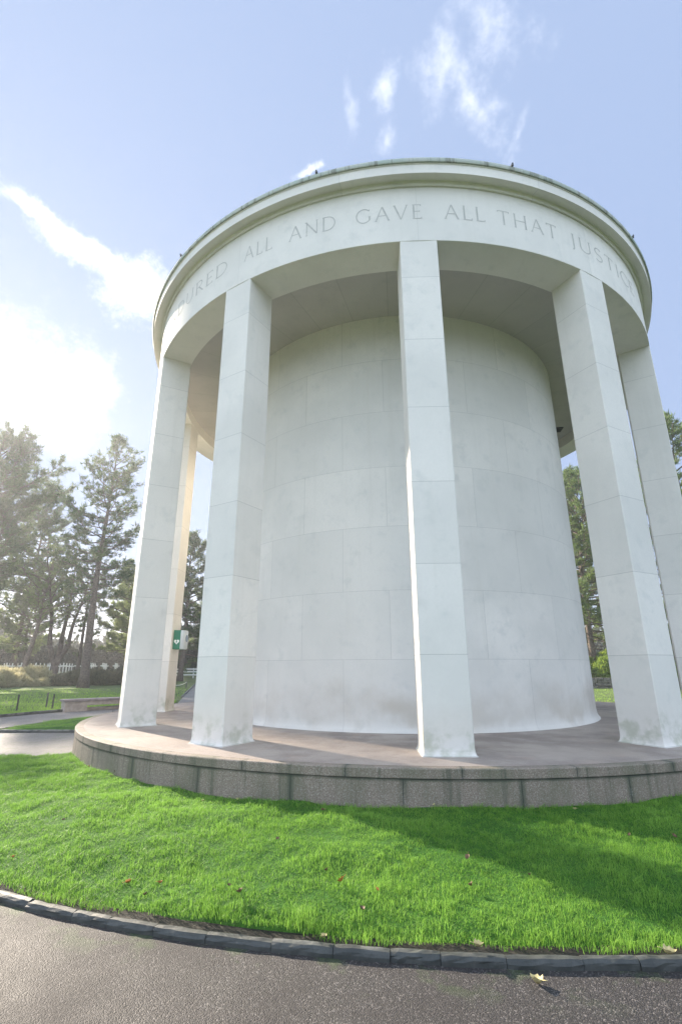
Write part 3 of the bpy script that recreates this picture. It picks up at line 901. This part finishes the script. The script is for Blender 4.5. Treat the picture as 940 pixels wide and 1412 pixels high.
def hedge(name, label, p0, p1, h, thick, n, seed, mat='hedge'):
    g = np.random.default_rng(seed)
    d = Vector((p1[0] - p0[0], p1[1] - p0[1], 0)); Ln = d.length; d.normalize(); nn = Vector((-d.y, d.x, 0))
    s = g.random(n) * Ln; tz = g.random(n) ** .8; t = g.uniform(-.5, .5, n) * thick
    x = p0[0] + d.x * s + nn.x * t; y = p0[1] + d.y * s + nn.y * t
    hh = h * (1 + .14 * vnoise(s, s * 0, .35, seed) + .08 * vnoise(s, s * 0, 1.3, seed + 1))
    p = np.stack([x, y, ground_z(x, y) + tz * hh], 1)
    tris = leaf_tris(p, np.tile([0, 0, 1.0], (n, 1)), 6, .34, .20, .8, g)
    return tag(tri_obj(name, tris, M[mat], None, np.repeat(np.clip(g.normal(.5, .25, n), 0, 1), 6)), label, 'hedge')
hedge('hedge', 'long dark hedge closing the view behind the white crosses', (-78, 42), (-18, 78), 3.8, 3.0, 15000, 51)
hedge('hedge', 'dark hedge behind the white fence beyond the footpath', (-36, 52), (-12, 66), 3.4, 2.5, 7000, 52)
# distant woods: one mass nobody could count
g = np.random.default_rng(61)
n = 26000
a = np.concatenate([g.uniform(100, 285, n // 2), g.uniform(100, 460, n - n // 2)])
r = g.uniform(105, 135, n)
x, y = r * np.sin(np.radians(a)), -r * np.cos(np.radians(a))
hh = 7.5 + 4 * vnoise(x, y, .07, 62) + 2.5 * vnoise(x, y, .25, 63)
p = np.stack([x, y, ground_z(x, y) + g.random(n) ** .8 * hh], 1)
tris = leaf_tris(p, np.tile([0, 0, 1.0], (n, 1)), 5, 1.3, .95, .8, g)
tag(tri_obj('woods', tris, M['hedge'], None, np.repeat(np.clip(g.normal(.6, .25, n), 0, 1), 5)), 'distant dark woods along the horizon', 'woods', kind='stuff')

# ================================================================ SMALL THINGS
# white marble crosses in the cemetery
mb = MB(); mb.box(0, 0, .62, .13, .11, 1.32, .012); mb.box(0, 0, .90, .62, .105, .13, .012)
cross = mb.build('white_cross', M['white_stone'])
tag(cross, 'white marble cross among the rows of graves under the pines', 'grave marker', 'white crosses in the cemetery')
u = Vector((.79, .61)); vv = Vector((-.61, .79)); k = 0
for row in range(4):
    for i in range(26):
        q = Vector((-46.0, 48.0)) + u * ((i - 13) * 1.55 + row * .5) + vv * (row * 3.2 - 2)
        o = cross if k == 0 else cross.copy()
        if k: link(o)
        o.location = (q.x, q.y, gz(q.x, q.y)); o.rotation_euler = (0, 0, .62 + random.uniform(-.02, .02)); k += 1

# defibrillator cabinet on the inner face of the far left column
phA = PHI0 - 90
aed = tag(empty('defibrillator_cabinet', pol(RC - CD - .004, phA, ZP + 1.62), R_(phA)), 'green and white rounded defibrillator cabinet fixed to a stone column', 'defibrillator cabinet')
# local axes: +Y points inward (away from the column), X is along the face
def cab_profile(w, d, r, n=8):
    pts = [(-w, 0)]
    for i in range(n + 1):
        t = math.pi - (math.pi / 2) * i / n
        pts.append((-w + r + r * math.cos(t), d - r + r * math.sin(t)))
    for i in range(n + 1):
        t = math.pi / 2 - (math.pi / 2) * i / n
        pts.append((w - r + r * math.cos(t), d - r + r * math.sin(t)))
    pts.append((w, 0))
    return pts
def prism(pts, z0, z1, ins=.02):
    mb = MB(); n = len(pts)
    cx = sum(p[0] for p in pts) / n; cy = sum(p[1] for p in pts) / n
    rings = []
    for z, s in ((z0, 1 - ins * 2), (z0 + .02, 1), (z1 - .02, 1), (z1, 1 - ins * 2)):
        rings.append(len(mb.v))
        for x, y in pts: mb.v.append((cx + (x - cx) * s, (cy + (y - cy) * s) if y > .001 else 0, z))
    for a, b in zip(rings, rings[1:]):
        for i in range(n): mb.f.append([a + i, a + (i + 1) % n, b + (i + 1) % n, b + i])
    mb.f.append(list(range(rings[0], rings[0] + n))[::-1]); mb.f.append(list(range(rings[-1], rings[-1] + n)))
    return mb
prism(cab_profile(.20, .20, .02), 0, .52).build('case', M['green_plastic'], aed)
pc = [(x, y + .198) for x, y in cab_profile(.197, .11, .10)]
mb = MB(); n = len(pc); rings = []
for z, s in ((.004, .93), (.03, 1), (.49, 1), (.516, .93)):
    rings.append(len(mb.v))
    for x, y in pc: mb.v.append((x * s, .198 + (y - .198) * s, z))
for a_, b_ in zip(rings, rings[1:]):
    for i in range(n): mb.f.append([a_ + i, a_ + (i + 1) % n, b_ + (i + 1) % n, b_ + i])
mb.f.append(list(range(n))[::-1]); mb.f.append(list(range(rings[-1], rings[-1] + n)))
cover = mb.build('cover', M['white_plastic'], aed, True); cover.data.set_sharp_from_angle(angle=R_(40))
mb = MB(); mb.tube([(0, .302, .30), (0, .314, .30)], [.10, .095], 24)
mb.build('window', M['smoke_plastic'], cover)
def flat_mark(poly, T_, name):
    vs = [T_(x, y, 0) for x, y in poly] + [T_(x, y, .004) for x, y in poly]; n = len(poly)
    fs = [list(range(n))[::-1], list(range(n, 2 * n))] + [[i, (i + 1) % n, n + (i + 1) % n, n + i] for i in range(n)]
    return mesh_obj(name, vs, fs, M['white_mark'], aed)
heart = []
for i in range(28):
    t = 2 * math.pi * i / 28
    heart.append((0.0046 * 16 * math.sin(t) ** 3, 0.0046 * (13 * math.cos(t) - 5 * math.cos(2 * t) - 2 * math.cos(3 * t) - math.cos(4 * t))))
for sgn in (-1, 1):
    flat_mark(heart, lambda x, y, t, s=sgn: (s * (.2005 + t), .10 + x * s, .20 + y), 'heart_mark')
mb = MB()
bolt = [(.012, .050), (-.022, -.004), (-.002, -.004), (-.012, -.048), (.024, .012), (.004, .012)]
for sgn in (-1, 1):
    n0 = len(mb.v)
    for t in (.0042, .0062):
        for x, y in bolt: mb.v.append((sgn * (.2005 + t), .10 + x * 1.2, .20 + y))
    mb.f += [list(range(n0, n0 + 6)), list(range(n0 + 6, n0 + 12))] + [[n0 + i, n0 + (i + 1) % 6, n0 + 6 + (i + 1) % 6, n0 + 6 + i] for i in range(6)]
mb.build('bolt_mark', M['green_plastic'], aed)

# stone bench by the outer edge of the ring path
bd = Vector((-12.08 + 13.42, 6.81 - 5.26)); ba = math.atan2(bd.y, bd.x)
bench = tag(empty('stone_bench', (-13.42, 5.26, .0), ba), 'long low stone bench at the edge of the path beside the lawn', 'bench')
mb = MB(); mb.box(1.75, .22, .425, 3.6, .62, .09, .015); mb.build('seat_slab', M['bench_top'], bench)
mb = MB(); mb.box(1.75, .22, .30, 3.5, .52, .16, .01); mb.build('apron', M['bench'], bench)
for xx in (.44, 3.1):
    mb = MB(); mb.box(xx, .22, .105, .84, .50, .23, .01); mb.build('pier', M['bench'], bench)
mb = MB(); mb.box(1.77, .32, .05, 1.80, .30, .10, .008); mb.build('foot_slab', M['bench'], bench)
mb = MB(); mb.box(0, 0, .19, .34, .26, .38, .015); mb.box(0, 0, .395, .38, .30, .05, .012)
tag(mb.build('stone_block', M['block'], None, loc=(-8.36, .62, .06)), 'small dark stone block standing in the grass behind the left column', 'stone block')
# three short posts on the lawn
mb = MB(); mb.tube([(0, 0, -.1), (0, 0, .57)], [.035, .032], 10); mb.tube([(0, 0, .57), (0, 0, .60)], [.042, .03], 10)
GPO = 'short dark posts on the left lawn'
post = tag(mb.build('short_post', M['post'], None), 'short dark post standing alone near the kerb, leftmost of the three', 'post', GPO)
post.location = B(-15.3, 5.07)
for (x, y), lb in (((-15.4, 6.91), 'short dark post set furthest back of the three, left of the bench'), ((-14.45, 6.0), 'short dark post closest to the stone bench')):
    o = post.copy(); link(o); o.location = B(x, y); o.rotation_euler = (0, 0, x); o['label'] = lb
post.scale = (1, 1, 1.05)
# rope barrier beside the footpath
rb = tag(empty('rope_barrier', B(-16.5, 23.95)), 'low rope strung between short posts on the lawn by the footpath', 'rope barrier')
ends = [(0, 0), (.9, -4.6), (2.0, -9.2)]
for (x, y) in ends:
    z = gz(-16.5 + x, 23.95 + y) - gz(-16.5, 23.95)
    mb = MB(); mb.tube([(x, y, z - .1), (x, y, z + .60)], [.045, .04], 8); mb.build('post', M['post'], rb)
for (a_, b_) in zip(ends, ends[1:]):
    pts = [(a_[0] + (b_[0] - a_[0]) * i / 10, a_[1] + (b_[1] - a_[1]) * i / 10, .57 - .16 * 4 * (i / 10) * (1 - i / 10)) for i in range(11)]
    mb = MB(); mb.tube(pts, [.022] * 11, 6); mb.build('rope', M['rope'], rb, True)
# white fence in the distance beyond the footpath
fe = tag(empty('white_fence', B(-27.5, 43.5)), 'low white slatted fence glimpsed in the gap behind the defibrillator', 'fence')
fd = Vector((.92, .39))
for i in range(7):
    x, y = fd.x * i * 1.5, fd.y * i * 1.5; z = gz(-27.5 + x, 43.5 + y) - gz(-27.5, 43.5)
    mb = MB(); mb.box(x, y, z + .55, .12, .12, 1.2, .01, .4); mb.build('post', M['white_paint'], fe)
for zz in (.35, .72, 1.02):
    mb = MB()
    z0 = 0; z1 = gz(-27.5 + fd.x * 9, 43.5 + fd.y * 9) - gz(-27.5, 43.5)
    mb.tube([(-.1, -.08, zz), (fd.x * 9, fd.y * 9 - .08, zz + z1)], [.09, .09], 4); mb.build('rail', M['white_paint'], fe)
# low dry stone wall on the right
sw = MB(); rd = random.Random(4)
wd_ = Vector((.93, -.37)); w0 = Vector((9.5, 30.6))
for row in range(4):
    s = 0
    while s < 14:
        L = rd.uniform(.35, .8)
        c = w0 + wd_ * (s + L / 2)
        sw.box(c.x + rd.uniform(-.05, .05), c.y + rd.uniform(-.05, .05), gz(c.x, c.y) + .10 + row * .2 + rd.uniform(-.02, .02), L * .97, rd.uniform(.38, .5), .205 * rd.uniform(.85, 1.05), .03, math.atan2(wd_.y, wd_.x) + rd.uniform(-.06, .06))
        s += L
tag(sw.build('stone_wall', M['drystone'], None), 'low dark dry stone wall across the lawn on the right', 'wall')

# ---- fallen leaves
def leaf_mesh(seed, ln, wd, curl):
    rd = random.Random(seed); mb = MB(); n = 9
    rows = []
    for i in range(n + 1):
        t = i / n
        w = wd * (math.sin(math.pi * t ** .8) * (1 + .22 * math.sin(t * 17 + seed)) + .02)
        z = curl * ln * (t - .5) ** 2 * 2
        row = []
        for j in range(-2, 3):
            row.append(len(mb.v))
            mb.v.append(((t - .5) * ln, w * j / 4, z + abs(j) * w * .16 * (1 + curl)))
        rows.append(row)
    for a_, b_ in zip(rows, rows[1:]):
        for j in range(4): mb.f.append([a_[j], b_[j], b_[j + 1], a_[j + 1]])
    mb.tube([(-ln * .5, 0, curl * ln * .5), (-ln * .85, rd.uniform(-.01, .01), curl * ln * .5 + .006)], [.0016, .0012], 5)
    return mb
M['leaf_orange'] = simple('orange leaf', (.40, .15, .025), .6, .3, 60)
M['leaf_brown'] = simple('brown leaf', (.12, .07, .035), .7, .35, 60)
M['leaf_pale'] = simple('pale dry leaf', (.42, .36, .17), .7, .25, 60)
GLF = 'fallen leaves on the lawn'
protos = {}
for key, lb in (('leaf_orange', 'small orange fallen leaf caught in the grass of the front lawn'), ('leaf_brown', 'small brown fallen leaf caught in the grass of the front lawn'), ('leaf_pale', 'small pale dry leaf lying in the grass at the foot of the plinth')):
    o = leaf_mesh(len(key), .055, .038, .7).build('fallen_leaf', M[key], None, True)
    tag(o, lb, 'leaf', GLF); protos[key] = [o, False]
LV = [(-3.42, -9.53, 'o'), (-2.15, -9.89, 'o'), (-1.89, -9.9, 'o'), (-1.92, -10.08, 'b'), (-4.91, -6.0, 'o'), (-4.87, -5.9, 'o'), (-4.95, -6.12, 'o'), (-4.3, -6.46, 'b'),
      (-1.2, -10.11, 'b'), (-1.16, -9.15, 'b'), (-.64, -9.68, 'b'), (-.32, -10.2, 'b'), (.49, -9.32, 'b'), (2.07, -8.58, 'b'), (2.42, -8.67, 'b'), (-2.37, -7.88, 'p'), (-1.96, -7.86, 'p'),
      (.31, -7.86, 'p'), (-.23, -9.95, 'o'), (.92, -9.58, 'b'), (-.5, -9.86, 'o'), (-1.32, -10.0, 'b'), (-3.52, -8.75, 'b'), (.46, -9.76, 'b'), (1.8, -7.9, 'p'), (-4.2, -6.75, 'p'), (-.9, -8.2, 'b')]
rd = random.Random(3)
for x, y, c in LV:
    pr = protos[{'o': 'leaf_orange', 'b': 'leaf_brown', 'p': 'leaf_pale'}[c]]
    if pr[1]:
        o = pr[0].copy(); link(o)
    else: o = pr[0]; pr[1] = True
    o.location = (x, y, float(lawn_z(np.array(x), np.array(y))) + .048)
    o.rotation_euler = (rd.uniform(-.5, .5), rd.uniform(-.5, .5), rd.uniform(0, 6.28)); s_ = rd.uniform(.6, 1.05); o.scale = (s_, s_, s_)
for (x, y, z, key, lb, sz, rz) in ((.68, -10.66, .006, 'leaf_pale', 'large pale yellow leaf lying on the dark asphalt in front of the kerb', 1.6, 2.2),
                                   (.40, -10.47, .075, 'leaf_pale', 'pale green-grey leaf resting on top of the kerb near the middle', 1.2, .3),
                                   (1.5, -10.42, .070, 'leaf_pale', 'pale dry leaf lying behind the kerb near the right edge', 1.5, .1),
                                   (-.54, -10.46, .070, 'leaf_pale', 'pale leaf on the kerb left of the middle', .9, 1.0)):
    o = protos[key][0].copy(); link(o); o.location = (x, y, z); o.rotation_euler = (.12, .05, rz); o.scale = (sz, sz, sz)
    o['label'] = lb; o['group'] = 'fallen leaves along the kerb'

# ================================================================ HAZE
mb = MB(); mb.box(0, 0, 14.0, 860, 860, 32.0)
T = NT('haze'); v = T.n('ShaderNodeVolumePrincipled')
v.inputs['Color'].default_value = (.93, .95, 1, 1); v.inputs['Density'].default_value = .0012; v.inputs['Anisotropy'].default_value = .50
T.l(v.outputs[0], T.out.inputs['Volume'])
tag(mb.build('haze', T.m), 'thin bright morning haze in the low sun', 'haze', kind='stuff')

# ================================================================ SKY, SUN
SUN_AZ, SUN_EL = 52.0, 24.5                   # degrees left of +Y, degrees up
W = bpy.data.worlds.new('World'); scene.world = W; W.use_nodes = True
nt = W.node_tree; bgN = nt.nodes['Background']
S = NT.__new__(NT); S.t = nt; S.m = None
sky = S.n('ShaderNodeTexSky'); sky.sky_type = 'NISHITA'; sky.sun_disc = False
sky.sun_elevation = R_(SUN_EL); sky.sun_rotation = R_(-SUN_AZ); sky.air_density = 1.0; sky.dust_density = .35; sky.ozone_density = 1.0
dirv = S.n('ShaderNodeTexCoord').outputs['Generated']
n1 = S.noise(dirv, 9, 7, .62); n2 = S.noise(S.mapping(dirv, (1, 1, 1), (3, 1, 2)), 26, 5, .65); n0 = S.noise(dirv, 3.1, 6, .6)
n3_ = S.noise(S.mapping(dirv, (1, 1, 1), (7, 2, 5)), 70, 4, .6)
nz = S.math('SUBTRACT', S.math('ADD', S.math('MULTIPLY', n1, .5), S.math('ADD', S.math('MULTIPLY', n2, .35), S.math('MULTIPLY', n3_, .15))), .5)
wn = S.n('ShaderNodeVectorMath', operation='SUBTRACT'); S.l(S.noise(dirv, 7.5, 5, .6, 'Color'), wn.inputs[0]); wn.inputs[1].default_value = (.5, .5, .5)
wm = S.n('ShaderNodeVectorMath', operation='MULTIPLY_ADD'); S.l(wn.outputs[0], wm.inputs[0]); wm.inputs[1].default_value = (.10, .10, .10); S.l(dirv, wm.inputs[2])
wdir = wm.outputs[0]
def dot(vec):
    nd = S.n('ShaderNodeVectorMath', operation='DOT_PRODUCT'); S.l(wdir, nd.inputs[0]); nd.inputs[1].default_value = vec
    return nd.outputs['Value']
CL = [((-.4660, .6040, .6465), (.6207, .7511, -.2252), .105, .034, 1.0, 1.5),
      ((-.4407, .6404, .6290), (.5444, .7478, -.3800), .068, .056, 1.0, 1.5),
      ((-.5209, .5248, .6732), (.5132, .8228, -.2443), .075, .018, .8, 1.6),
      ((-.6229, .6363, .4552), (.7174, .6966, .0079), .160, .115, 1.0, 1.1),
      ((.0931, .5023, .8597), (.2712, -.8436, .4635), .065, .034, .40, 2.4),
      ((.1370, .5340, .8343), (.6995, .5442, -.4631), .085, .032, .44, 2.4),
      ((.1534, .4751, .8665), (.8013, .4533, -.3904), .065, .034, .40, 2.4),
      ((.0084, .5265, .8502), (-.2067, .8328, -.5136), .042, .018, .42, 2.2),
      ((.0024, .5784, .8157), (-.1455, .8073, -.5720), .036, .016, .34, 2.2),
      ((-.1225, .5964, .7933), (.9527, -.1532, .2623), .034, .010, .8, 2.0),
      ((-.0449, .5371, .8423), (-.0868, .8379, -.5389), .060, .010, .22, 2.2),
      ((.2069, .5750, .7915), (.1865, -.8174, .5451), .045, .008, .25, 2.2)]
CL = [(c, t, a * 1.12, b * 1.12, o, k * 2.0) for c, t, a, b, o, k in CL]
mask = None
for c, t, l_, w_, op, kn_ in CL:
    c = Vector(c).normalized(); t = Vector(t).normalized(); n_ = c.cross(t)
    dc = S.math('MAXIMUM', dot(c), .05)
    uu = S.math('DIVIDE', S.math('DIVIDE', dot(t), dc), l_)
    ww = S.math('DIVIDE', S.math('DIVIDE', dot(n_), dc), w_)
    rr = S.math('SQRT', S.math('ADD', S.math('MULTIPLY', uu, uu), S.math('MULTIPLY', ww, ww)))
    m_ = S.math('ADD', S.math('SUBTRACT', 1.0, rr), S.math('MULTIPLY', nz, kn_))
    m_ = S.math('MULTIPLY', S.ramp(m_, -.1, 1.25 if op > .55 else 2.0), op)
    # only in front of the direction c
    m_ = S.math('MULTIPLY', m_, S.ramp(dot(c), .3, .5))
    mask = m_ if mask is None else S.math('MAXIMUM', mask, m_)
# unseen broken cloud, added behind the camera as fill light for the shade
sx = S.n('ShaderNodeSeparateXYZ'); S.l(dirv, sx.inputs[0])
back = S.math('MULTIPLY', S.ramp(sx.outputs[1], .10, -.25), S.ramp(n0, .30, .48))
back = S.math('MULTIPLY', back, S.ramp(sx.outputs[2], -.02, .12))
hs = S.n('ShaderNodeHueSaturation'); hs.inputs['Saturation'].default_value = .80; S.l(sky.outputs[0], hs.inputs['Color'])
veil = S.mix(.955, hs.outputs[0], (1.27, 1.66, 2.50))   # thin high cloud evens out the blue
c1 = S.mix(mask, veil, (6.4, 6.4, 6.4))
c2 = S.mix(S.math('MULTIPLY', back, .85), c1, (5.4, 6.4, 8.0))
S.l(c2, bgN.inputs['Color'])
bgN.inputs['Strength'].default_value = .068

sd = Vector((-math.sin(R_(SUN_AZ)) * math.cos(R_(SUN_EL)), math.cos(R_(SUN_AZ)) * math.cos(R_(SUN_EL)), math.sin(R_(SUN_EL))))
sl = bpy.data.lights.new('sun', 'SUN'); sl.energy = 3.1; sl.angle = R_(1.1); sl.color = (1.0, .87, .71)
so = bpy.data.objects.new('sun', sl); link(so); so.rotation_euler = (-sd).to_track_quat('-Z', 'Y').to_euler(); so.location = (-40, 40, 40)

# ================================================================ CAMERA
cd = bpy.data.cameras.new('camera'); cd.sensor_fit = 'VERTICAL'; cd.sensor_height = 36.0
cd.lens = 36.0 * 671.8 / 1412; cd.shift_y = 13.14 / 1412; cd.clip_end = 2000; cd.clip_start = .05
co = bpy.data.objects.new('camera', cd); link(co)
co.matrix_world = Matrix.Translation((0, -14.0801, ZP + 1.1278)) @ Matrix.Rotation(.11656, 4, 'Z') @ Matrix.Rotation(math.pi / 2 + .29045, 4, 'X') @ Matrix.Rotation(-.00313, 4, 'Z')
scene.camera = co

vs = scene.view_settings
vs.view_transform = 'Standard'; vs.look = 'None'; vs.gamma = 1; vs.use_curve_mapping = False
vs.exposure = 2.32
scene.render.engine = 'CYCLES'
cy = scene.cycles
cy.use_denoising = True
try: cy.denoiser = 'OPENIMAGEDENOISE'
except Exception: pass
cy.max_bounces = 8; cy.diffuse_bounces = 5; cy.glossy_bounces = 3; cy.transmission_bounces = 4; cy.volume_bounces = 1
cy.sample_clamp_indirect = 8.0
cy.use_adaptive_sampling = True; cy.adaptive_threshold = .01
